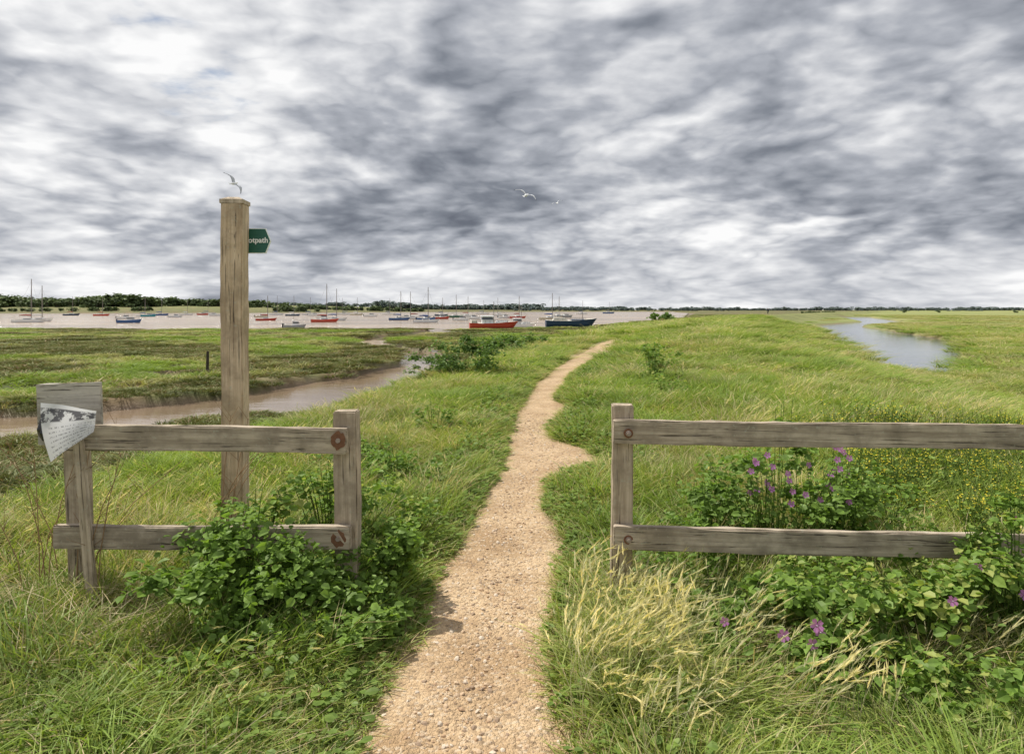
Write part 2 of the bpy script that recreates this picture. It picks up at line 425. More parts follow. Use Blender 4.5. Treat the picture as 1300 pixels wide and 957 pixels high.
M_yel=leaf_mat('yellow_flower',(.70,.60,.06),(.75,.66,.08),None)
M_seed=leaf_mat('seed_heads',(.38,.37,.19),(.64,.60,.38),None,trans=.4)
LEAF=np.array([(0,0,0),(0,.5,0),(0,1,-.08),(-.36,.16,.10),(-.46,.60,.12),(.36,.16,.10),(.46,.60,.12)],float)
LF=[(0,1,4,3),(1,2,4),(0,5,6,1),(1,6,2)]
def leaves(mb,pos,size,up,mat,r,droop=.2,narrow=1.):
    n=len(pos)
    az=r.random(n)*2*math.pi
    t=np.stack([np.cos(az),np.sin(az),r.normal(0,.35,n)+droop],1); t/=np.linalg.norm(t,axis=1)[:,None]
    nn=up+r.normal(0,.4,(n,3)); s=np.cross(t,nn); s/=np.linalg.norm(s,axis=1)[:,None]; nn=np.cross(s,t)
    V=pos[:,None,:]+size[:,None,None]*(narrow*LEAF[None,:,0,None]*s[:,None,:]+LEAF[None,:,1,None]*t[:,None,:]+LEAF[None,:,2,None]*nn[:,None,:])
    vv=r.random(n)[:,None]*np.ones((1,7)); mb.addmany(V,LF,mat,np.array([.2,.4,1,.7,.9,.7,.9])[None,:],vv)
def herb(seed,n=26,R=.12,H=.2,ls=.05,flowers=0,mi=0,mf=1):
    r=np.random.default_rng(seed); mb=MB()
    u=r.random((n,3)); a=u[:,0]*6.28; rr=R*np.sqrt(u[:,1])
    pos=np.stack([rr*np.cos(a),rr*np.sin(a),H*(.15+.85*u[:,2])],1)
    leaves(mb,pos,ls*(.6+.8*r.random(n)),np.tile([0,0,1.],(n,1)),mi,r)
    for k in range(5):
        a=r.random()*6.28; mb.tube([(0,0,0),(R*.8*math.cos(a),R*.8*math.sin(a),H*(.6+.5*r.random()))],.002,mi,3,.3)
    if flowers:
        fp=np.stack([r.normal(0,R*.7,flowers),r.normal(0,R*.7,flowers),H*(.9+.6*r.random(flowers))],1)
        leaves(mb,fp,np.full(flowers,.014),np.tile([0,0,1.],(flowers,1)),mf,r)
        for f in fp: mb.tube([(f[0]*.3,f[1]*.3,0),tuple(f)],.0015,mi,3,.5)
    return mb
def seedgrass(n,R,H,seed,wind=.35,m0=0,m1=1):
    r=np.random.default_rng(seed); mb=MB()
    for k in range(n):
        a=r.random()*6.28; rr=R*math.sqrt(r.random()); hh=H*(.65+.5*r.random()); ld=r.normal(0,.12)+wind*.5; ly=r.normal(0,.14)
        b=np.array([rr*math.cos(a),rr*math.sin(a),0]); pts=[]
        for t in (0,.4,.7,1.): pts.append(b+np.array([ld*hh*t*t,ly*hh*t*t,hh*t*(1-.12*t)]))
        mb.tube(pts,[.0014,.0012,.001,.0008],m1,3,.6,cap=False)
        d=pts[-1]-pts[-2]; d/=np.linalg.norm(d); d=d+np.array([.35,0,-.25]); d/=np.linalg.norm(d)
        L=.06+.03*r.random(); na=12; ii=np.arange(na)/na
        base=pts[-1][None]+d[None]*(ii*L)[:,None]
        sd=r.normal(0,1,(na,3)); sd/=np.linalg.norm(sd,axis=1)[:,None]
        tip=base+d[None]*.032+sd*.013; sw=np.cross(sd,d); sw/=np.linalg.norm(sw,axis=1)[:,None]
        V=np.stack([base-sw*.0022-d*.004,base+sw*.0022-d*.004,base+sw*.0018+sd*.004+d*.01,tip],1)
        mb.addmany(V,[(0,1,2),(0,2,3)],m1,.8,r.random())
    return mb
def mk(mb,mats): return mb.obj('part',mats,link=False,attrs=True)
PM=[M_grass,M_grass2,M_dry,M_herb,M_seed,M_yel]
def patch(seed,R,sets,herbs=0,seeds=0,yel=0,wind=(.2,-.05)):
    mb=MB(); r=np.random.default_rng(seed)
    for mi,n,h0,h1,lean,wd in sets:
        V,F,hh,vv=tuft(n,R,h0,h1,lean,wd,seed*7+mi,wind)
        cl=.6+.8*fbm(V[:,0,0]*9+seed,V[:,0,1]*9,seed,2); V[:,:,2]*=cl[:,None]
        mb.addmany(V,F,mi,hh[None,:],vv)
    for k in range(herbs): mb.merge(herb(seed*13+k,18,.10,.13,.032,mi=3),(r.normal(0,R*.5),r.normal(0,R*.5),0))
    for k in range(yel): mb.merge(herb(seed*19+k,12,.10,.26,.03,flowers=6,mi=3,mf=5),(r.normal(0,R*.5),r.normal(0,R*.5),0))
    if seeds: mb.merge(seedgrass(seeds,R,.34,seed*3,.35,0,4),(0,0,0))
    return mk(mb,PM)
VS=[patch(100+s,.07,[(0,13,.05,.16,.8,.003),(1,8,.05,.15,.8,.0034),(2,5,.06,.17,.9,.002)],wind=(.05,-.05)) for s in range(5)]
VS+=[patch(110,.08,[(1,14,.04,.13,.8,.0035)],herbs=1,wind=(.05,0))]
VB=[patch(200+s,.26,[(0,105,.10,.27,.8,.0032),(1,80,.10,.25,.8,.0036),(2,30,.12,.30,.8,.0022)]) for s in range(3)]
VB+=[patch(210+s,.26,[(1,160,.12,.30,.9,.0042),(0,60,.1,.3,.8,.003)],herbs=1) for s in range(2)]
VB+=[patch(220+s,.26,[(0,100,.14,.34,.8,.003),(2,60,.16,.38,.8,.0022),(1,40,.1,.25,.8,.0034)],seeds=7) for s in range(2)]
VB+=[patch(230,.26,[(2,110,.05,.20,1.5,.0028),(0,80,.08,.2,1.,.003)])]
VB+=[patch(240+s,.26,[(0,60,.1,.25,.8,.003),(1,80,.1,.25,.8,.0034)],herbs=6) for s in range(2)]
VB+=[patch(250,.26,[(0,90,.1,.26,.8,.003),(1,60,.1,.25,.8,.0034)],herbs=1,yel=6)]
def ring(r0,r1,n,half=.84):
    r=np.sqrt(rng.random(n)*(r1*r1-r0*r0)+r0*r0); a=(rng.random(n)*2-1)*half
    return r*np.sin(a),r*np.cos(a)
P_=[];R_=[];S_=[];I_=[]
for r0,r1,n,sc in [(1.3,9,8000,1.),(9,22,8500,1.6)]:
    x,y=ring(r0,r1,n)
    l,r=path_edges(y); k=rng.random(n)<.75
    side=rng.random(n)<.5; off=rng.random(n)**1.3*.5
    x=np.where(k,np.where(side,l-off,r+off),x)
    z,f=terrain(x,y,True); nz=fbm(x*.8,y*.8,61,4); pr=rng.random(n)
    keep=(f['marsh']<.6)&(f['sd']+(.5-nz)*.20>.02*pr)&(f['sd']<.55)
    x,y,z,sd=x[keep],y[keep],z[keep],f['sd'][keep]; m_=len(x)
    s=sc*(.7+.6*rng.random(m_)); e_=np.clip(.30+sd*1.5,.30,1)*(.7+.6*rng.random(m_))*sc**.4
    P_.append(np.stack([x,y,z-.005],1)); R_.append(np.stack([rng.normal(0,.1,m_),rng.normal(0,.1,m_),rng.random(m_)*6.28],1)); S_.append(np.stack([s,s,e_],1)); I_.append(rng.integers(0,6,m_))
scatter('verge_grass',np.concatenate(P_),np.concatenate(R_),np.concatenate(S_),np.concatenate(I_),VS)
P_=[];R_=[];S_=[];I_=[]
for r0,r1,n,sc,hs in [(1.4,5,560,.85,.72),(5,9,950,.95,.80),(9,16,1800,1.3,.9),(16,40,4200,2.3,1.0),(40,130,5000,5.8,1.4)]:
    x,y=ring(r0,r1,n); z,f=terrain(x,y,True)
    sd=f['sd']; nz=fbm(x*.8,y*.8,61,4); nz2=fbm(x*.25,y*.25,62,3); pr=rng.random(n)
    keep=(f['mud']<.3)&(f['marsh']<.75)&(sd>.30*sc**.5)&(f['water']<.25)
    bare=(nz<.45)&(y<4.0)&(x<-.7); keep&=~(bare&(pr<.5))
    x,y,z=x[keep],y[keep],z[keep]; nz=nz[keep];nz2=nz2[keep];sd=sd[keep]; m_=len(x); pr=rng.random(m_); q=rng.random(m_)
    id_=rng.integers(0,3,m_)
    id_=np.where(nz>.50,rng.integers(3,5,m_),id_)
    id_=np.where(pr<.17,rng.integers(5,7,m_),id_)
    id_=np.where((pr>.92)|((nz<.40)&(pr>.6)),7,id_)
    id_=np.where((q<.10)&(nz>.42),rng.integers(8,10,m_),id_)
    id_=np.where((x>.36*y+.6)&(y>4.8)&(y<8.8)&(q>.40),10,id_)
    id_=np.where((x<-1.0)&(y<4.2)&(q>.7),7,id_)
    s=sc*(.8+.4*rng.random(m_)); hgt=hs*(.55+.6*rng.random(m_))*(.6+.9*nz2); hgt=np.where(y<2.9,hgt*.65,hgt)
    P_.append(np.stack([x,y,z-.005],1)); R_.append(np.stack([rng.normal(0,.06,m_),rng.normal(0,.06,m_),rng.normal(0,1.1,m_)],1))
    S_.append(np.stack([s,s,hgt],1)); I_.append(id_)
scatter('meadow_grass',np.concatenate(P_),np.concatenate(R_),np.concatenate(S_),np.concatenate(I_),VB)

def cushion(seed,n,R,H,mat,wd=.006):
    V,F,hh,vv=tuft(n,R,H*.4,H,1.0,wd,seed,(.1,0)); mb=MB()
    dome=1-.6*((V[:,0,0]**2+V[:,0,1]**2)/(R*R)); V[:,:,2]*=dome[:,None]
    mb.addmany(V,F,0,hh[None,:],vv); return mk(mb,[mat])
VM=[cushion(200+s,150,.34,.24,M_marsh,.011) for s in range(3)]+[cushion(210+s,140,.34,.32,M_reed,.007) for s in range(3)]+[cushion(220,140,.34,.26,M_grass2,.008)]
P_=[];R_=[];S_=[];I_=[]
for r0,r1,n,sc in [(9,30,4500,1.1),(30,70,8500,2.0),(70,160,7500,4.2),(160,420,4000,10.)]:
    x,y=ring(r0,r1,n); z,f=terrain(x,y,True)
    left=(f['marsh']>.45); right=(f['right']>.25)
    keep=(left|right)&(f['mud']<.25)&(z>WATER+.1)&(polydist(x,y,CHAN,CHANW)>1.5+sc*.35)
    x,y,z=x[keep],y[keep],z[keep]; left=left[keep]; nz=fbm(x*.12,y*.12,71,4)+.15*(rng.random(len(x))-.5)
    id_=np.where(left,np.where(nz>.60,6,np.where(nz>.54,rng.integers(3,6,len(x)),rng.integers(0,3,len(x)))),np.where(nz<.38,6,rng.integers(3,6,len(x))))
    s=sc*(.6+.8*rng.random(len(x)))
    P_.append(np.stack([x,y,z-.02],1)); R_.append(np.stack([0*x,0*x,rng.random(len(x))*6.28],1)); S_.append(np.stack([s,s,(.6+.6*rng.random(len(x)))*min(sc,2.)**.5],1)); I_.append(id_)
scatter('salt_marsh_vegetation',np.concatenate(P_),np.concatenate(R_),np.concatenate(S_),np.concatenate(I_),VM)

# path pebbles
VP=[]
for s in range(4):
    bm_=bmesh.new(); bmesh.ops.create_icosphere(bm_,subdivisions=1,radius=1)
    r=np.random.default_rng(300+s)
    for v_ in bm_.verts: v_.co=Vector((v_.co.x*1.2,v_.co.y*.9,v_.co.z*.6))*(.8+.4*r.random())
    me_=bpy.data.meshes.new('pebble'); bm_.to_mesh(me_); bm_.free()
    me_.materials.append(simple_mat('pebble_stone_%d'%s,[(.52,.38,.25),(.42,.28,.17),(.60,.50,.39),(.31,.22,.15)][s],.8,.3)); VP.append(bpy.data.objects.new('pebble',me_))
n=9000; y=1.6+9*rng.random(n)**1.5; l,r=path_edges(y); x=l+(r-l)*(rng.random(n)*1.16-.08)
z=terrain((l+r)/2,y)+.035-.004
us_=(x-l)/(r-l)*2-1; z=z-.03*np.abs(np.clip(us_,-1.1,1.1))**6+(fbm(x*2.2,y*2.2,51,3)-.5)*.035*(1-np.clip(us_**2,0,1))
s=.0028+.012*rng.random(n)**5
scatter('path_gravel',np.stack([x,y,z],1),rng.random((n,3))*np.array([.6,.6,6.28]),np.stack([s,s,s],1),rng.integers(0,4,n),VP)

# ---------------------------------------------------------------- timber
def wood(name,axis,c1,c2):
    m,nt,out=new_mat(name);h=NT(nt)
    tc=h.n('ShaderNodeTexCoord').outputs['Object']; rnd=h.n('ShaderNodeObjectInfo').outputs['Random']
    tc=h.vmath('ADD',tc,h.vmath('SCALE',(7.,3.,5.),sc=rnd))
    sc=[38,38,38]; sc[axis]=1.6
    g=h.noise(h.vmath('MULTIPLY',tc,tuple(sc)),1.,6,.65,.4)
    sc2=[90,90,90]; sc2[axis]=2.5
    g2=h.noise(h.vmath('MULTIPLY',tc,tuple(sc2)),1.,3,.6,.2)
    sp=h.noise(tc,5,5,.65)
    c=h.mix(h.smooth(g,.3,.7),c1,c2)
    c=h.mix(h.smooth(sp,.38,.66,0,.6),c,tuple(v*.5 for v in c1))
    crack=h.smooth(g2,.32,.39,1.,0.)
    c=h.mix(h.math('MULTIPLY',crack,.8),c,(.045,.035,.027))
    c=h.mix(h.smooth(h.noise(tc,38,4,.7),.60,.68,0,.55),c,(.42,.42,.33))
    hh=h.math('SUBTRACT',h.math('MULTIPLY',g,.7),h.math('MULTIPLY',crack,1.))
    h.link(h.princ(c,.88,.2,h.bump(hh,.8,.006)),out.inputs[0]); return m
WZ=wood('weathered_oak_post',2,(.35,.28,.20),(.60,.50,.38)); WX=wood('weathered_rail',0,(.30,.245,.18),(.58,.49,.38))
WS=wood('signpost_timber',2,(.46,.34,.22),(.70,.56,.39))
WG=wood('grey_board',0,(.36,.33,.28),(.56,.52,.45))
RUST=simple_mat('rust_stain',(.19,.095,.055),.85,.2,.5,60); STEEL=simple_mat('bolt_steel',(.30,.24,.20),.5,.5)
def beam(name,size,loc,mat,parent,rot=(0,0,0),seed=1,bev=.006,taper=None):
    bm=bmesh.new(); bmesh.ops.create_cube(bm,size=1)
    for v in bm.verts: v.co=Vector((v.co.x*size[0],v.co.y*size[1],v.co.z*size[2]))
    ax=max(range(3),key=lambda k:size[k])
    es=[e for e in bm.edges if abs((e.verts[0].co-e.verts[1].co)[ax])>size[ax]*.9]
    bmesh.ops.subdivide_edges(bm,edges=es,cuts=max(6,int(size[ax]/.09)),use_grid_fill=True)
    rr=np.random.default_rng(seed)
    ed=[e for e in bm.edges if len(e.link_faces)==2 and e.calc_face_angle()>1.]
    bmesh.ops.bevel(bm,geom=ed,offset=bev,segments=2,affect='EDGES')
    ph=rr.random(3)*9
    for v in bm.verts:
        t=v.co[ax]
        for k in range(3):
            if k!=ax: v.co[k]+= .003*math.sin(t*3.1+ph[k])+.0016*rr.normal()
        v.co[ax]+=.0015*rr.normal()
    me=bpy.data.meshes.new(name); bm.to_mesh(me); bm.free(); me.materials.append(mat)
    o=bpy.data.objects.new(name,me); COL.objects.link(o); o.location=loc; o.rotation_euler=rot; o.parent=parent; return o
def bolt(name,loc,parent):
    mb=MB(); x,y,z=loc
    mb.tube([(x,y,z),(x,y-.012,z)],[.017,.015],1,10); mb.tube([(x,y-.0121,z),(x,y-.022,z)],.009,1,6)
    mb.tube([(x,y+.004,z),(x,y-.0028,z)],.026,0,12)
    return mb.obj(name,[RUST,STEEL],parent=parent)
fr=empty('wooden_fence')
a=math.atan2(-.17,2.6)
def rf(t,dy=0):
    return (.612+t*math.cos(a)-dy*math.sin(a), 3.83+t*math.sin(a)+dy*math.cos(a))
x0,y0=rf(0); beam('post',(.115,.105,1.36),(x0,y0,.39),WZ,fr,(0,math.radians(.6),a),11)
x0,y0=rf(3.0); beam('post_end',(.115,.105,1.36),(x0,y0,.39),WZ,fr,(0,0,a),12)
for nm,zc,sd in(('upper_rail',.925,13),('lower_rail',.345,14)):
    x0,y0=rf(1.57,-.078); beam(nm,(3.24,.045,.13),(x0,y0,zc),WX,fr,(0,math.radians(.15),a),sd)
    x0,y0=rf(.03,-.103); bolt(nm+'_bolt',(x0,y0,zc),fr)
    x0,y0=rf(2.35,-.1); mb=MB(); mb.tube([(x0,y0,zc+.01),(x0,y0-.005,zc+.01)],.011,0,8); mb.obj(nm+'_nail',[RUST],parent=fr)
fl=empty('wooden_fence.001')
beam('post',(.125,.11,1.40),(-.905,3.76,.345),WZ,fl,(0,math.radians(-.5),0),21)
beam('post_left',(.10,.10,1.15),(-2.44,3.86,.29),WZ,fl,(0,math.radians(-1.5),0),22)
beam('upper_rail',(1.56,.045,.135),(-1.665,3.678,.905),WX,fl,(0,math.radians(.9),0),23)
beam('lower_rail',(1.60,.045,.125),(-1.665,3.678,.375),WX,fl,(0,math.radians(.2),0),24)
for zc in(.90,.375):
    mb=MB(); rr=np.random.default_rng(int(zc*100))
    pr=[((.034+.012*rr.random())*math.cos(t_),(.040+.016*rr.random())*math.sin(t_)) for t_ in np.linspace(0,6.283,22)[:-1]]
    V=[(-.930+q_[0],3.6525,zc+q_[1]) for q_ in pr]; mb.add(V,[tuple(range(len(V)))],0)
    mb.tube([(-.93,3.656,zc),(-.93,3.642,zc)],.013,1,8)
    mb.obj('rusty_bolt',[RUST,STEEL],parent=fl)

# notice board
nb=empty('notice_board')
beam('board',(.355,.022,.34),(-2.47,3.815,1.02),WG,nb,(0,math.radians(-1.5),0),31,.003)
beam('leaning_stake',(.05,.03,.98),(-2.27,3.64,.42),WZ,nb,(0,math.radians(-5.),0),32,.003)
TL,TR,BR,BL=[np.array(v) for v in((-2.555,3.70,1.095),(-2.235,3.69,1.055),(-2.225,3.63,.95),(-2.42,3.60,.80))]
N=16; V=[];F=[];UV=[]
for j in range(N):
    for i_ in range(N):
        u=i_/(N-1); v_=j/(N-1)
        p_=(TL*(1-u)+TR*u)*(1-v_)+(BL*(1-u)+BR*u)*v_
        p_=p_+np.array([-.03*math.sin(v_*3.14)*(1-u),.018*math.sin(u*5+v_*3)-.02*v_,.0])
        V.append(p_); UV.append((u,1-v_))
for j in range(N-1):
    for i_ in range(N-1): F.append((j*N+i_,j*N+i_+1,(j+1)*N+i_+1,(j+1)*N+i_))
mb=MB(); mb.add(V,F)
m,nt,out=new_mat('printed_notice');h=NT(nt)
uv=h.n('ShaderNodeUVMap').outputs[0]; s_=h.n('ShaderNodeSeparateXYZ'); h.link(uv,s_.inputs[0]); U,Vv=s_.outputs[0],s_.outputs[1]
pic=h.math('MULTIPLY',h.smooth(Vv,.62,.66),h.smooth(Vv,.93,.89)); pic=h.math('MULTIPLY',pic,h.smooth(h.noise(uv,5,5,.7),.44,.52))
txt=h.math('GREATER_THAN',h.math('SINE',h.math('MULTIPLY',Vv,75.)),.45); txt=h.math('MULTIPLY',txt,h.math('GREATER_THAN',h.noise(h.vmath('MULTIPLY',uv,(40.,12.,1.)),1.,2,.5),.5))
txt=h.math('MULTIPLY',txt,h.math('LESS_THAN',Vv,.55)); txt=h.math('MULTIPLY',txt,h.math('GREATER_THAN',U,.12))
c=h.mix(pic,(.88,.89,.90),(.13,.13,.14)); c=h.mix(h.math('MULTIPLY',txt,.6),c,(.15,.15,.16))
pb=h.n('ShaderNodeBsdfPrincipled'); h.link(c,pb.inputs['Base Color']); pb.inputs['Roughness'].default_value=.4
tr=h.n('ShaderNodeBsdfTranslucent'); h.link(c,tr.inputs[0]); mx=h.n('ShaderNodeMixShader'); mx.inputs[0].default_value=.5
h.link(pb.outputs[0],mx.inputs[1]); h.link(tr.outputs[0],mx.inputs[2]); h.link(mx.outputs[0],out.inputs[0])
po=mb.obj('notice_sheet',[m],smooth=True,parent=nb); ul=po.data.uv_layers.new(name='UVMap')
for lp in po.data.loops: ul.data[lp.index].uv=UV[lp.vertex_index]
mb=MB(); rr=np.random.default_rng(5); V=[];F=[]
for j in range(7):
    for k in range(10):
        a_=k/10*6.283; rd=(.015+.022*math.sin(j/6*3.14))*(.7+.6*rr.random()); V.append((-2.60+rd*math.cos(a_),3.80+rd*.6*math.sin(a_),.87+.022*j))
for j in range(6):
    for k in range(10): F.append((j*10+k,j*10+(k+1)%10,(j+1)*10+(k+1)%10,(j+1)*10+k))
mb.add(V,F); mb.obj('black_plastic_wrap',[simple_mat('black_plastic',(.02,.02,.025),.3,.5)],parent=nb)

# footpath signpost
sp=empty('footpath_signpost')
SX,SY=-1.805,4.45
beam('post',(.138,.138,2.75),(SX,SY,.915),WS,sp,(0,0,math.radians(3)),41,.008)
c_,s_=math.cos(math.radians(3)),math.sin(math.radians(3)); RZ=[(c_,-s_,0),(s_,c_,0),(0,0,1)]
mb=MB(); mb.box((SX,SY,2.296),(.148,.148,.026),0,R=RZ); mb.box((SX,SY,2.3185),(.14,.14,.018),0,R=RZ,taper=.5); mb.obj('post_cap',[WZ],parent=sp)
GREEN=simple_mat('dark_green_paint',(.02,.11,.075),.4,.4); WHITE=simple_mat('white_lettering',(.85,.87,.85),.5,.3,.04)
zc=2.055; px0=SX-.05; px1=SX+.172; pt=SX+.205; yb=SY+.074
def plate(name,x0,x1,xt,hh,y0,y1,mat):
    mb=MB(); pr=[(x0,-hh),(x1,-hh),(xt,0),(x1,hh),(x0,hh)]
    V=[(a_,y0,zc+b_) for a_,b_ in pr]+[(a_,y1,zc+b_) for a_,b_ in pr]
    mb.add(V,[(0,1,2,3,4),(9,8,7,6,5)]+[(k,(k+1)%5+0,(k+1)%5+5,k+5)[::-1] for k in range(5)]); return mb.obj(name,[mat],parent=sp)
plate('sign_arm_border',px0,px1,pt,.083,yb+.003,yb+.016,WHITE)
plate('sign_arm',px0,px1-.003,pt-.005,.078,yb,yb+.019,GREEN)
tcv=bpy.data.curves.new('sign_text','FONT'); tcv.body='Footpath'; tcv.size=.050; tcv.extrude=.0006; tcv.align_x='RIGHT'
to=bpy.data.objects.new('sign_text',tcv); COL.objects.link(to); to.location=(px1+.018,yb-.0022,zc-.012); to.rotation_euler=(math.radians(90),0,0); to.parent=sp; tcv.materials.append(WHITE)
tcv.offset=.0012

mb=MB(); zz=float(terrain(-13.4,30.)); mb.tube([(-13.4,30,zz-.4),(-13.38,30,zz+.55),(-13.37,30,zz+1.05)],[.07,.065,.055],0,8); mb.obj('mooring_post',[simple_mat('dark_timber',(.06,.05,.04),.9,.2,.4)])

# ---------------------------------------------------------------- leafy plants
def bush(name,parts,mats=None,flowers=(),damp=2.4):
    mb=MB(); r=np.random.default_rng(int(abs(parts[0][0]*100+parts[0][1]*10))+5)
    for (cx_,cy_,R,H,n,ls) in parts:
        gz=float(terrain(cx_,cy_))
        nl=18; lo=np.stack([r.normal(0,R*.56,nl),r.normal(0,R*.46,nl),H*(.10+.78*r.random(nl))],1); lr=R*(.16+.26*r.random(nl))
        lo[:,2]*=np.exp(-(lo[:,0]**2+lo[:,1]**2)/(R*R*damp))
        k=r.integers(0,nl,n); dv=r.normal(0,1,(n,3)); dv/=np.linalg.norm(dv,axis=1)[:,None]; dv[:,2]=np.abs(dv[:,2])*.9-.15
        rad=lr[k]*(.2+1.25*r.random(n))
        p_=lo[k]+dv*rad[:,None]; p_[:,2]=np.abs(p_[:,2])
        ok=path_sd(p_[:,0]+cx_,p_[:,1]+cy_)>.06; p_=p_[ok]; dv=dv[ok]; n=len(p_)
        up=dv*.7+np.array([0,-.1,.8]); pos=p_+np.array([cx_,cy_,gz])
        leaves(mb,pos,ls*(.3+1.1*r.random(n)),up,0,r,.05,.8)
        for q_ in range(44):
            t=p_[r.integers(0,n)]*np.array([1,1,1.18]); b_=np.array([cx_+t[0]*.35,cy_+t[1]*.35,gz-.02]); e_=t+np.array([cx_,cy_,gz])
            mb.tube([b_,(b_+e_)/2+np.array([0,0,.03]),e_],[.004,.003,.0015],0,4,.3)
            lp=b_[None]+(e_-b_)[None]*(.6+.42*r.random(4))[:,None]; leaves(mb,lp,ls*(.4+.5*r.random(4)),np.tile([0,-.2,.9],(4,1)),0,r,.15,.7)
    for (fx,fy,fz,fs) in flowers:
        gz=float(terrain(fx,fy)); c_=np.array([fx,fy,gz+fz]); nrm=np.array([r.normal(0,.3),-.9,.35]); nrm/=np.linalg.norm(nrm)
        a1=np.cross(nrm,(0,0,1)); a1/=np.linalg.norm(a1); a2=np.cross(nrm,a1)
        b0=np.array([fx+r.normal(0,.05),fy+.08,gz]); mid=(b0+c_)/2+np.array([r.normal(0,.03),.02,0])
        mb.tube([b0,mid,c_-nrm*.01],[.003,.0022,.0016],0,4,.3)
        nl_=6; lp=b0[None]+(c_-b0)[None]*(.35+.6*r.random(nl_))[:,None]; leaves(mb,lp,.03+.02*r.random(nl_),np.tile([0,-.3,.9],(nl_,1)),0,r,.1,.85)
        for k in range(5):
            t=k/5*6.283+r.random()*.2; d=a1*math.cos(t)+a2*math.sin(t); s2=np.cross(nrm,d)
            mb.add([c_,c_+fs*(.6*d-.36*s2)+nrm*fs*.2,c_+fs*(1.*d-.24*s2)+nrm*fs*.3,c_+fs*(.9*d)+nrm*fs*.24,c_+fs*(1.*d+.24*s2)+nrm*fs*.3,c_+fs*(.6*d+.36*s2)+nrm*fs*.2],[(0,1,2,3),(0,3,4,5)],1,.5,.5)
        mb.tube([c_,c_+nrm*fs*.5],fs*.1,2,5)
    return mb.obj(name,mats,attrs=True)
M_leafA=leaf_mat('green_leaves',(.11,.18,.035),(.21,.34,.065),(.36,.40,.11),.04,trans=.38,patch=.2)
M_leafB=leaf_mat('dark_green_leaves',(.065,.12,.03),(.13,.22,.055),None,trans=.3)
M_petal=leaf_mat('mauve_petals',(.42,.14,.42),(.60,.28,.62),None,trans=.35); M_stam=simple_mat('stamen',(.55,.45,.5))
LM=[M_leafA,M_petal,M_stam]; LB=[M_leafB,M_petal,M_stam]
bush('nettle_clump',[(-1.40,3.47,.38,.50,2500,.045),(-1.06,3.44,.28,.42,1500,.045),(-1.28,3.12,.28,.18,650,.038)],LM)
bush('weed_clump',[(-1.20,4.55,.42,.52,1300,.045),(-1.55,4.15,.3,.46,800,.045),(-.8,4.7,.3,.32,550,.042)],LM)
bush('nettle_clump',[(-.68,3.85,.28,.44,1500,.044),(-.58,3.40,.24,.24,900,.04),(-.78,3.2,.24,.18,550,.038)],LM)
bush('weed_clump',[(-1.05,6.3,.35,.38,600,.045),(-1.6,7.,.4,.42,600,.045),(-1.0,8.8,.3,.35,300,.05)],LM)
bush('bramble_bush',[(-1.15,16.5,.75,1.10,2400,.075),(-1.9,17.4,.5,.7,900,.075)],LB,damp=4)
bush('bramble_bush',[(-.3,26,.8,1.0,900,.11),(.7,31,.7,.8,600,.12)],LB,damp=4)
bush('tall_hogweed',[(3.0,14.5,.5,.85,420,.07),(3.6,16.8,.5,.9,420,.08),(2.8,12.5,.35,.6,240,.06)],LM,damp=3)
fl1=[(1.5+rng.random()*.70,4.2+rng.random()*.35,.42+.42*rng.random(),.022) for _ in range(34)]
bush('mallow_plant',[(1.75,4.6,.50,.98,2200,.044),(1.25,4.5,.32,.5,800,.042),(2.35,4.7,.40,.6,900,.044)],LM,fl1)
fl2=[(1.20,3.02,.20,.028),(1.33,2.98,.26,.030),(1.36,3.02,.22,.028),(1.32,3.0,.17,.026),(2.4,3.2,.33,.026),(.98,3.15,.2,.022)]
bush('mallow_plant',[(1.35,3.35,.42,.36,2200,.046),(.95,3.45,.28,.26,800,.042),(1.1,3.95,.38,.34,900,.042)],LM,fl2)
bush('mallow_plant',[(1.95,3.25,.42,.42,1900,.046),(2.4,3.45,.40,.48,1600,.046),(1.75,2.85,.32,.18,700,.042),(1.75,3.9,.38,.36,900,.042)],LM,[(2.0,3.1,.36,.024),(2.25,3.3,.42,.024)])
bush('bindweed',[(2.56,3.46,.2,.8,700,.038)],LM,[(2.50,3.38,.6,.02)],damp=6)
bush('hedge_bush',[(21.5,100,1.8,2.6,700,.5),(17,88,1.1,1.2,300,.35)],LB,damp=5)
bush('hedge_bush',[(26,112,1.2,2.0,400,.35)],LB,damp=5)
def field(name,obs,n,cx_,cy_,rx,ry,sc,hs,rz=.6):
    x=cx_+rng.normal(0,rx,n); y=cy_+rng.normal(0,ry,n); ok=path_sd(x,y)>.03; x,y=x[ok],y[ok]; z=terrain(x,y); k=len(x)
    s=sc*(.8+.5*rng.random(k)); return scatter(name,np.stack([x,y,z],1),np.stack([rng.normal(0,.18,k),rng.normal(.0,.18,k),rng.normal(0,rz,k)],1),np.stack([s,s,hs*(.5+.7*rng.random(k))],1),rng.integers(0,len(obs),k),obs)
M_bar=leaf_mat('barley_grass',(.16,.22,.055),(.38,.44,.15),(.54,.48,.27),.03)
def tf(mat,*a):
    V,F,hh,vv=tuft(*a); mb=MB(); mb.addmany(V,F,0,hh[None,:],vv); return mk(mb,[mat])
vb=[mk(seedgrass(13,.09,.36,400+s,.45),[M_bar,M_seed]) for s in range(3)]+[tf(M_bar,30,.08,.16,.38,.8,.0028,410+s,(.25,0)) for s in range(3)]
field('wild_barley',vb,150,.50,3.15,.22,.38,1.,.78,.9)
vb=[mk(seedgrass(12,.1,.34,420+s,.4),[M_bar,M_seed]) for s in range(1)]+[tf(M_bar,30,.07,.2,.36,.7,.0026,430+s,(.1,0)) for s in range(2)]
field('tall_grass',vb,60,1.5,3.3,.7,.5,.9,.85,1.)
vb=[tf(M_dry,26,.12,.05,.30,1.9,.0022,440+s) for s in range(3)]
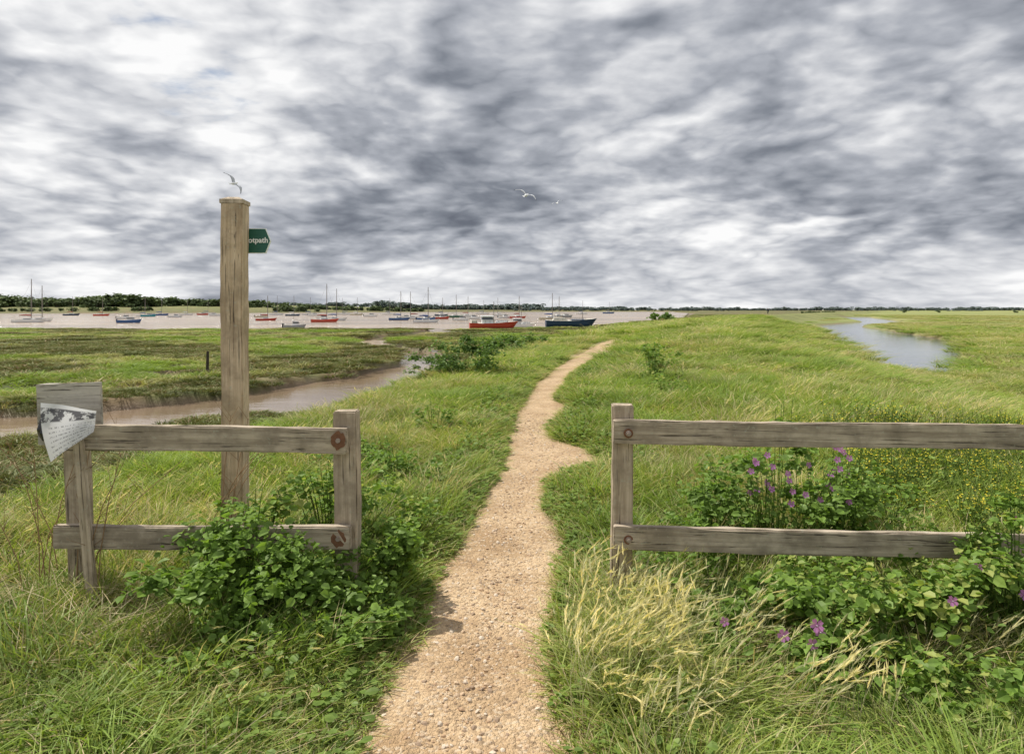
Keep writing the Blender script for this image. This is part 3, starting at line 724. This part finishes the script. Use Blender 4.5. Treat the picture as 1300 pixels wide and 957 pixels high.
field('dead_grass',vb,90,-2.1,3.4,.6,.3,1.,.6,3.)
mb=MB(); r=np.random.default_rng(9)
for k in range(16):
    bx,by=(-2.9+.7*r.random(),3.5+.5*r.random()) if k<11 else (-1.9+.2*r.random(),4.1+.2*r.random()); gz=float(terrain(bx,by)); H=.5+.45*r.random(); l=r.normal(.1,.18)
    pts=[(bx+l*t*t,by,gz+H*t) for t in(0,.35,.7,1)]; mb.tube(pts,[.004,.003,.0025,.0015],0,4,.5)
    for q_ in range(4):
        t=.4+.6*r.random(); b_=np.array([bx+l*t*t,by,gz+H*t]); mb.tube([b_,b_+np.array([r.normal(0,.07),r.normal(0,.05),.07+.08*r.random()])],[.0018,.001],0,3,.6)
mb.obj('dead_stalks',[simple_mat('dead_stem',(.28,.18,.10),.9,.1,.3)],attrs=True)

# ---------------------------------------------------------------- boats
HC={'white':(.80,.81,.81),'blue':(.05,.12,.30),'navy':(.02,.05,.11),'red':(.50,.06,.035),'cream':(.6,.55,.42),'green':(.04,.16,.10),'grey':(.30,.32,.33),'teal':(.05,.30,.36)}
BM={k:simple_mat('hull_'+k,v,.35,.5,.06,2) for k,v in HC.items()}
DECK=simple_mat('deck',(.6,.57,.5),.6); WIN=simple_mat('boat_window',(.03,.04,.05),.15,.6); ALU=simple_mat('mast_alloy',(.22,.20,.18),.5,.4); ANTI=simple_mat('antifouling',(.25,.05,.03),.7,.2)
CANV=[simple_mat('sail_cover_blue',(.03,.08,.25),.8),simple_mat('sail_cover_red',(.30,.06,.04),.8),simple_mat('sail_cover_white',(.6,.6,.58),.8)]
def hull(mb,L,B,fb,draft,mh,mlow,trans=.62):
    ts=np.linspace(0,1,11); hb=np.interp(ts,[0,.15,.35,.55,.75,.9,1],[trans,.82,.97,1,.8,.42,.03])*B/2
    V=[];F=[];M=[]
    for t,b in zip(ts,hb):
        xx=(t-.5)*L; dk=fb*(1+.35*(t-.35)**2*3); kl=-draft*(1-t**4)
        for s_,zz in((-1,dk),(-.96,fb*.35),(-.85,.02),(-.5,kl*.6),(0,kl),(.5,kl*.6),(.85,.02),(.96,fb*.35),(1,dk)): V.append((xx+(zz/fb)*.08*L*(t>.8)*t,s_*b,zz))
    for i_ in range(10):
        for k in range(8): F.append((i_*9+k,(i_+1)*9+k,(i_+1)*9+k+1,i_*9+k+1)); M.append(mh if k in(0,1,6,7) else mlow)
    F.append(tuple(range(9))); M.append(mh)
    for i_ in range(10): F.append((i_*9,i_*9+8,(i_+1)*9+8,(i_+1)*9)); M.append(2)
    n0=mb.n; mb.add(V,[]) 
    for f,mm in zip(F,M): mb.f.append(tuple(k+n0 for k in f)); mb.m.append(mm)
def sailboat(tx,d,L,col,mast,head,cv=0):
    mb=MB(); fb=.12*L*.9; hull(mb,L,L*.32,fb,.3,0,1)
    mb.box((.02*L,0,fb+.14),(L*.36,L*.19,.38),3,taper=.86)
    for s_ in(-1,1): mb.box((.02*L,s_*(L*.19/2-.003),fb+.17),(L*.26,.03,.13),4,taper=.9)
    mb.box((-.28*L,0,fb+.03),(L*.24,L*.2,.14),2)
    mx_=.12*L; mb.tube([(mx_,0,fb),(mx_,0,fb+mast*.6),(mx_,0,fb+mast)],[.11,.10,.08],5,6)
    mb.tube([(mx_,0,fb+1.0),(mx_-.4*L,0,fb+1.05)],.06,5,6); mb.tube([(mx_-.02,0,fb+1.12),(mx_-.2*L,0,fb+1.2),(mx_-.39*L,0,fb+1.12)],[.19,.16,.08],6,7)
    for e_ in((L*.53,0,fb*1.3),(-L*.48,0,fb),(mx_,L*.15,fb),(mx_,-L*.15,fb)): mb.tube([(mx_,0,fb+mast*.95),e_],.014,5,3)
    mb.box((mx_,0,fb+mast*.55),(.05,L*.16,.05),5)
    mb.box((-.49*L,0,fb*.6),(.3,.25,.6),4)
    o=mb.obj('sailing_boat',[BM[col],ANTI,DECK,BM['white'],WIN,ALU,CANV[cv]])
    o.location=(tx*d,d,WATER+.0); o.rotation_euler=(random.uniform(-.03,.03),0,head); return o
def motorboat(tx,d,L,col,head):
    mb=MB(); fb=.14*L; hull(mb,L,L*.36,fb,.25,0,1,.85)
    mb.box((.08*L,0,fb+.3),(L*.34,L*.25,.7),3,taper=.8)
    mb.box((.10*L,0,fb+.48),(L*.345,L*.255,.22),4,taper=.92)
    mb.box((.06*L,0,fb+.71),(L*.3,L*.24,.06),3)
    mb.box((-.27*L,0,fb+.05),(L*.3,L*.26,.12),2); mb.box((-.52*L,0,fb*.9),(.3,.35,.8),4)
    mb.tube([(.45*L,0,fb*1.1),(.45*L,0,fb*1.1+.5)],.02,5,4); mb.tube([(0,0,fb+.7),(0,0,fb+1.6)],.03,5,4)
    for s_ in(-1,1): mb.tube([(.2*L,s_*.15*L,fb+.45),(.5*L,0,fb*1.2+.5)],.02,5,4)
    o=mb.obj('motor_boat',[BM[col],ANTI,DECK,BM['white'],WIN,ALU]); o.location=(tx*d,d,WATER); o.rotation_euler=(0,0,head); return o
f_=866.7
def pd(px,yy): return (px-650)/f_, 867*3.35/(yy-393)
for px,yy,L,col,mast,cv in [(35,409.5,7,'white',10.5,1),(50,408,6,'white',9.5,2),(90,400.5,8,'navy',10,1),(128,401,7,'red',9,1),(182,402,6.5,'white',9,0),(203,400.5,7.5,'blue',9.5,0),(236,400,7,'white',9,2),(262,399,9,'white',9,0),(337,407,5.5,'red',7,1),(350,400,8,'white',11,0),(371,401,7,'navy',10,2),(392,400,8,'white',10,0),(411,409,6.5,'red',9.5,1),(424,407,6.5,'white',9,0),(437,399.5,9,'white',10,0),(452,400,7,'cream',10,2),(493,399.5,8,'white',10,0),(506,406.5,6,'blue',8.5,0),(524,405,6.5,'white',9,1),(540,409.5,6,'white',8.5,0),(560,401,7,'navy',9,0),(577,403,7,'green',9,2),(592,402,7,'white',9,1),(612,399,9,'white',9,0),(634,401,7,'white',9,2),(657,404,6,'red',8,1),(698,406,7,'cream',8,0),(708,402,7,'white',9,2),(738,399,8,'white',9,0),(772,398,9,'blue',9,0)]:
    tx,d=pd(px,yy); sailboat(tx,d,L,col,mast,random.choice([.25,.4,.1,3.3,.55])+random.uniform(-.15,.15),cv)
for px,yy,L,col,hd in [(163,410,5,'blue',.3),(158,405,5,'white',.5),(188,402,6,'teal',.2),(222,403,5,'white',.4),(257,400,6,'red',.2),(273,401,6,'white',3.4),(331,403,5,'cream',.5),(373,416.5,3.6,'grey',.3),(398,401,6,'white',.3),(413,406,5,'white',3.3),(540,407,5.5,'blue',.4),(514,405,5,'white',.2),(560,405,5,'red',.3),(600,405,5,'white',.2),(640,404,5,'white',.4),(717,403,6,'grey',.3),(470,402,6,'white',.2),(585,407,4.5,'white',.1)]:
    tx,d=pd(px,yy); motorboat(tx,d,L,col,hd)
def workboat(name,tx,d,L,col,low,head,wheel,z=-1.5):
    mb=MB(); fb=.14*L*.8; hull(mb,L,L*.33,fb,.45,0,1,.8)
    if wheel:
        mb.box((-.10*L,0,fb+.45),(L*.26,L*.2,1.15),3,taper=.88); mb.box((-.10*L,0,fb+.72),(L*.255,L*.197,.3),4,taper=.95); mb.box((-.10*L,0,fb+1.05),(L*.3,L*.22,.07),3)
        mb.box((.24*L,0,fb+.2),(L*.28,L*.18,.4),3,taper=.85)
        mb.tube([(.05*L,0,fb),(.05*L,0,fb+3.2)],.05,5,5); mb.tube([(.05*L,0,fb+3),(.5*L,0,fb*1.3)],.015,5,3)
        mb.box((-.4*L,0,fb+.15),(L*.12,L*.24,.5),2)
    else:
        mb.box((-.2*L,0,fb+.2),(L*.3,L*.22,.45),2,taper=.85); mb.box((.2*L,0,fb+.1),(L*.3,L*.2,.2),0); mb.tube([(.3*L,0,fb),(.3*L,0,fb+1.3)],.05,5,5)
    for k in range(9):
        t=-.45*L+k*L*.1
        for s_ in(-1,1): mb.tube([(t,s_*L*.125,fb),(t,s_*L*.125,fb+.45)],.02,5,4)
    for s_ in(-1,1): mb.tube([(-.45*L,s_*L*.125,fb+.45),(.35*L,s_*L*.125,fb+.45)],.02,5,4)
    o=mb.obj(name,[BM[col],low,DECK,BM['white'],WIN,ALU]); o.location=(tx*d,d,z); o.rotation_euler=(.04,0,head)
workboat('fishing_boat',(624-650)/f_,102,6.6,'red',BM['white'],.15,True,-1.15)
workboat('barge',(722-650)/f_,112,7.6,'navy',BM['blue'],.06,False,-1.05)
workboat('fishing_boat',(660-650)/f_,124,5,'white',BM['blue'],.4,True,-1.6)

# ---------------------------------------------------------------- distant trees
def treev(seed,n=220):
    r=np.random.default_rng(seed); mb=MB()
    mb.tube([(0,0,0),(.1,0,2.2),(0,.1,4.)],[.3,.22,.12],1,6)
    for k in range(4):
        a_=r.random()*6.28; mb.tube([(0,0,2.+k*.4),(1.6*math.cos(a_),1.6*math.sin(a_),4.2+.5*k)],[.13,.05],1,4)
    nl=8; lo=np.stack([r.normal(0,1.5,nl),r.normal(0,1.5,nl),2.6+4.2*r.random(nl)],1); lr=1.+1.*r.random(nl)
    k=r.integers(0,nl,n); dv=r.normal(0,1,(n,3)); dv/=np.linalg.norm(dv,axis=1)[:,None]
    p_=lo[k]+dv*(lr[k]*(.6+.5*r.random(n)))[:,None]; leaves(mb,p_,.9+.8*r.random(n),dv+np.array([0,0,.5]),0,r,.0)
    return mb
BARK=simple_mat('bark',(.10,.08,.07),.9)
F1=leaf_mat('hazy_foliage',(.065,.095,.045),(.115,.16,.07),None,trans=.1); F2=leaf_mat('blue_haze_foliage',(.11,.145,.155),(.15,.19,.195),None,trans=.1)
def treeline(name,segs,mat,seed):
    P_=[];S_=[]
    r=np.random.default_rng(seed)
    for (x0,y0,x1,y1,n,wd,hs) in segs:
        t=r.random(n); x=x0+(x1-x0)*t; y=y0+(y1-y0)*t+r.normal(0,wd,n); z=terrain(x,y)
        k=hs*(.45+.9*fbm(x*.02,y*.004,seed,3))*(.7+.5*r.random(n))/7.
        P_.append(np.stack([x,y,z-1.5*k],1)); S_.append(np.stack([k*1.5,k*1.5,k],1))
    P_=np.concatenate(P_);S_=np.concatenate(S_); n=len(P_)
    scatter(name,P_,np.stack([np.zeros(n),np.zeros(n),r.random(n)*6.28],1),S_,r.integers(0,3,n),[mk(treev(seed+s),[mat,BARK]) for s in range(3)])
treeline('distant_trees',[(-760,760,-420,800,170,12,13),(-480,800,-330,880,60,10,10),(-540,640,-360,690,30,6,5),(-370,870,-120,960,80,12,7),(-700,620,-560,630,25,6,5),(-250,720,-210,760,10,5,6)],F1,500)
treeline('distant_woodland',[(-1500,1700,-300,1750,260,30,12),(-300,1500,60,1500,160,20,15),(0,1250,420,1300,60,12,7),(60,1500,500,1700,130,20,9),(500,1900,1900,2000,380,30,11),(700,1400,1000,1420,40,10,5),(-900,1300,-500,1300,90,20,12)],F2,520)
treeline('field_hedge',[(180,420,300,640,30,4,2.2),(330,600,700,640,20,8,2.5)],F1,540)

# ---------------------------------------------------------------- gulls
GW=simple_mat('gull_white',(.85,.85,.83),.7,.2,.04); GG=simple_mat('gull_grey_wing',(.50,.52,.55),.7,.2); GB=simple_mat('gull_black_tip',(.03,.03,.03),.7); GY=simple_mat('gull_beak',(.6,.35,.05),.5)
def gull(loc,rot,flap):
    mb=MB(); prof=[(-.24,.012),(-.18,.035),(-.08,.062),(.02,.068),(.1,.052),(.15,.035),(.19,.037),(.225,.028),(.245,.012)]
    mb.tube([(a_,0,.02*(a_>.12)) for a_,_ in prof],[b_ for _,b_ in prof],0,10)
    mb.tube([(.24,0,.02),(.275,0,.012),(.285,0,.004)],[.01,.007,.002],3,6)
    mb.add([(-.2,-.03,0),(-.2,.03,0),(-.34,.07,.0),(-.35,0,.0),(-.34,-.07,0),(-.2,0,.012)],[(0,5,3,4),(5,1,2,3)],0)
    for s_ in(-1,1):
        st=[(.04,.10,-.10,.02),(.22,.15,-.07,.02+.10*flap),(.38,.13,-.05,.02+.13*flap),(.52,.04,-.09,.02+.09*flap),(.64,-.07,-.13,.02+.03*flap),(.70,-.15,-.16,.02)]
        V=[];F=[]
        for k,(yy,xf,xb,zz) in enumerate(st):
            V+= [(xf,s_*yy,zz),((xf+xb)/2,s_*yy,zz+.014),(xb,s_*yy,zz-.004),((xf+xb)/2,s_*yy,zz-.008)]
        for k in range(5):
            for q_ in range(4):
                F.append((k*4+q_,k*4+(q_+1)%4,(k+1)*4+(q_+1)%4,(k+1)*4+q_))
        n0=mb.n; mb.add(V,[])
        for i_,f in enumerate(F):
            mb.f.append(tuple(v+n0 for v in f)); mb.m.append(2 if i_>=16 else (1 if i_%4 in(0,1) else 0))
    o=mb.obj('seagull',[GW,GG,GB,GY],smooth=True); o.location=loc; o.rotation_euler=rot; return o
R_=math.radians
gull((-353/f_*34,34,1.6+160/867*34),(R_(52),R_(-12),R_(70)),.8)
gull((18/f_*36,36,1.6+145/867*36),(R_(28),R_(-18),R_(60)),.9)
gull((57/f_*75,75,1.6+135/867*75),(R_(-22),R_(-12),R_(110)),1.2)

# ---------------------------------------------------------------- walker on the sea wall
def walker(x,y):
    z=float(terrain(x,y)); par=empty('walking_person',(x,y,z)); par.rotation_euler=(0,0,.4)
    def skin(name,vs,es,rad,mat):
        me=bpy.data.meshes.new(name); me.from_pydata(vs,es,[]); o=bpy.data.objects.new(name,me); COL.objects.link(o); o.parent=par
        o.modifiers.new('s','SKIN')
        for sv,r_ in zip(me.skin_vertices[0].data,rad): sv.radius=(r_,r_)
        me.skin_vertices[0].data[0].use_root=True
        o.modifiers.new('d','SUBSURF').levels=1; me.materials.append(mat)
    jk=simple_mat('dark_jacket',(.03,.035,.06),.8); tr=simple_mat('trousers',(.05,.05,.055),.8); sk=simple_mat('skin',(.45,.28,.2),.6); hr=simple_mat('hair',(.06,.04,.03),.8)
    skin('legs',[(0,0,.93),(.09,0,.9),(.1,.18,.5),(.1,.12,.08),(.1,.26,.05),(-.09,0,.9),(-.1,.02,.48),(-.1,-.3,.12),(-.1,-.2,.04)],[(0,1),(1,2),(2,3),(3,4),(0,5),(5,6),(6,7),(7,8)],[.12,.1,.065,.045,.04,.1,.065,.045,.04],tr)
    skin('torso_and_arms',[(0,0,.95),(0,.01,1.2),(0,.02,1.42),(.19,.02,1.42),(.23,-.08,1.15),(.22,.05,.92),(-.19,.02,1.42),(-.23,.12,1.16),(-.2,.28,.98),(0,.03,1.5)],[(0,1),(1,2),(2,3),(3,4),(4,5),(2,6),(6,7),(7,8),(2,9)],[.14,.14,.14,.07,.05,.04,.07,.05,.04,.06],jk)
    skin('head',[(0,.03,1.48),(0,.04,1.58),(0,.05,1.70)],[(0,1),(1,2)],[.055,.09,.085],sk)
    skin('hair',[(0,.02,1.64),(0,.03,1.74)],[(0,1)],[.1,.08],hr)
walker((975-650)/f_*165,165)
print('done')
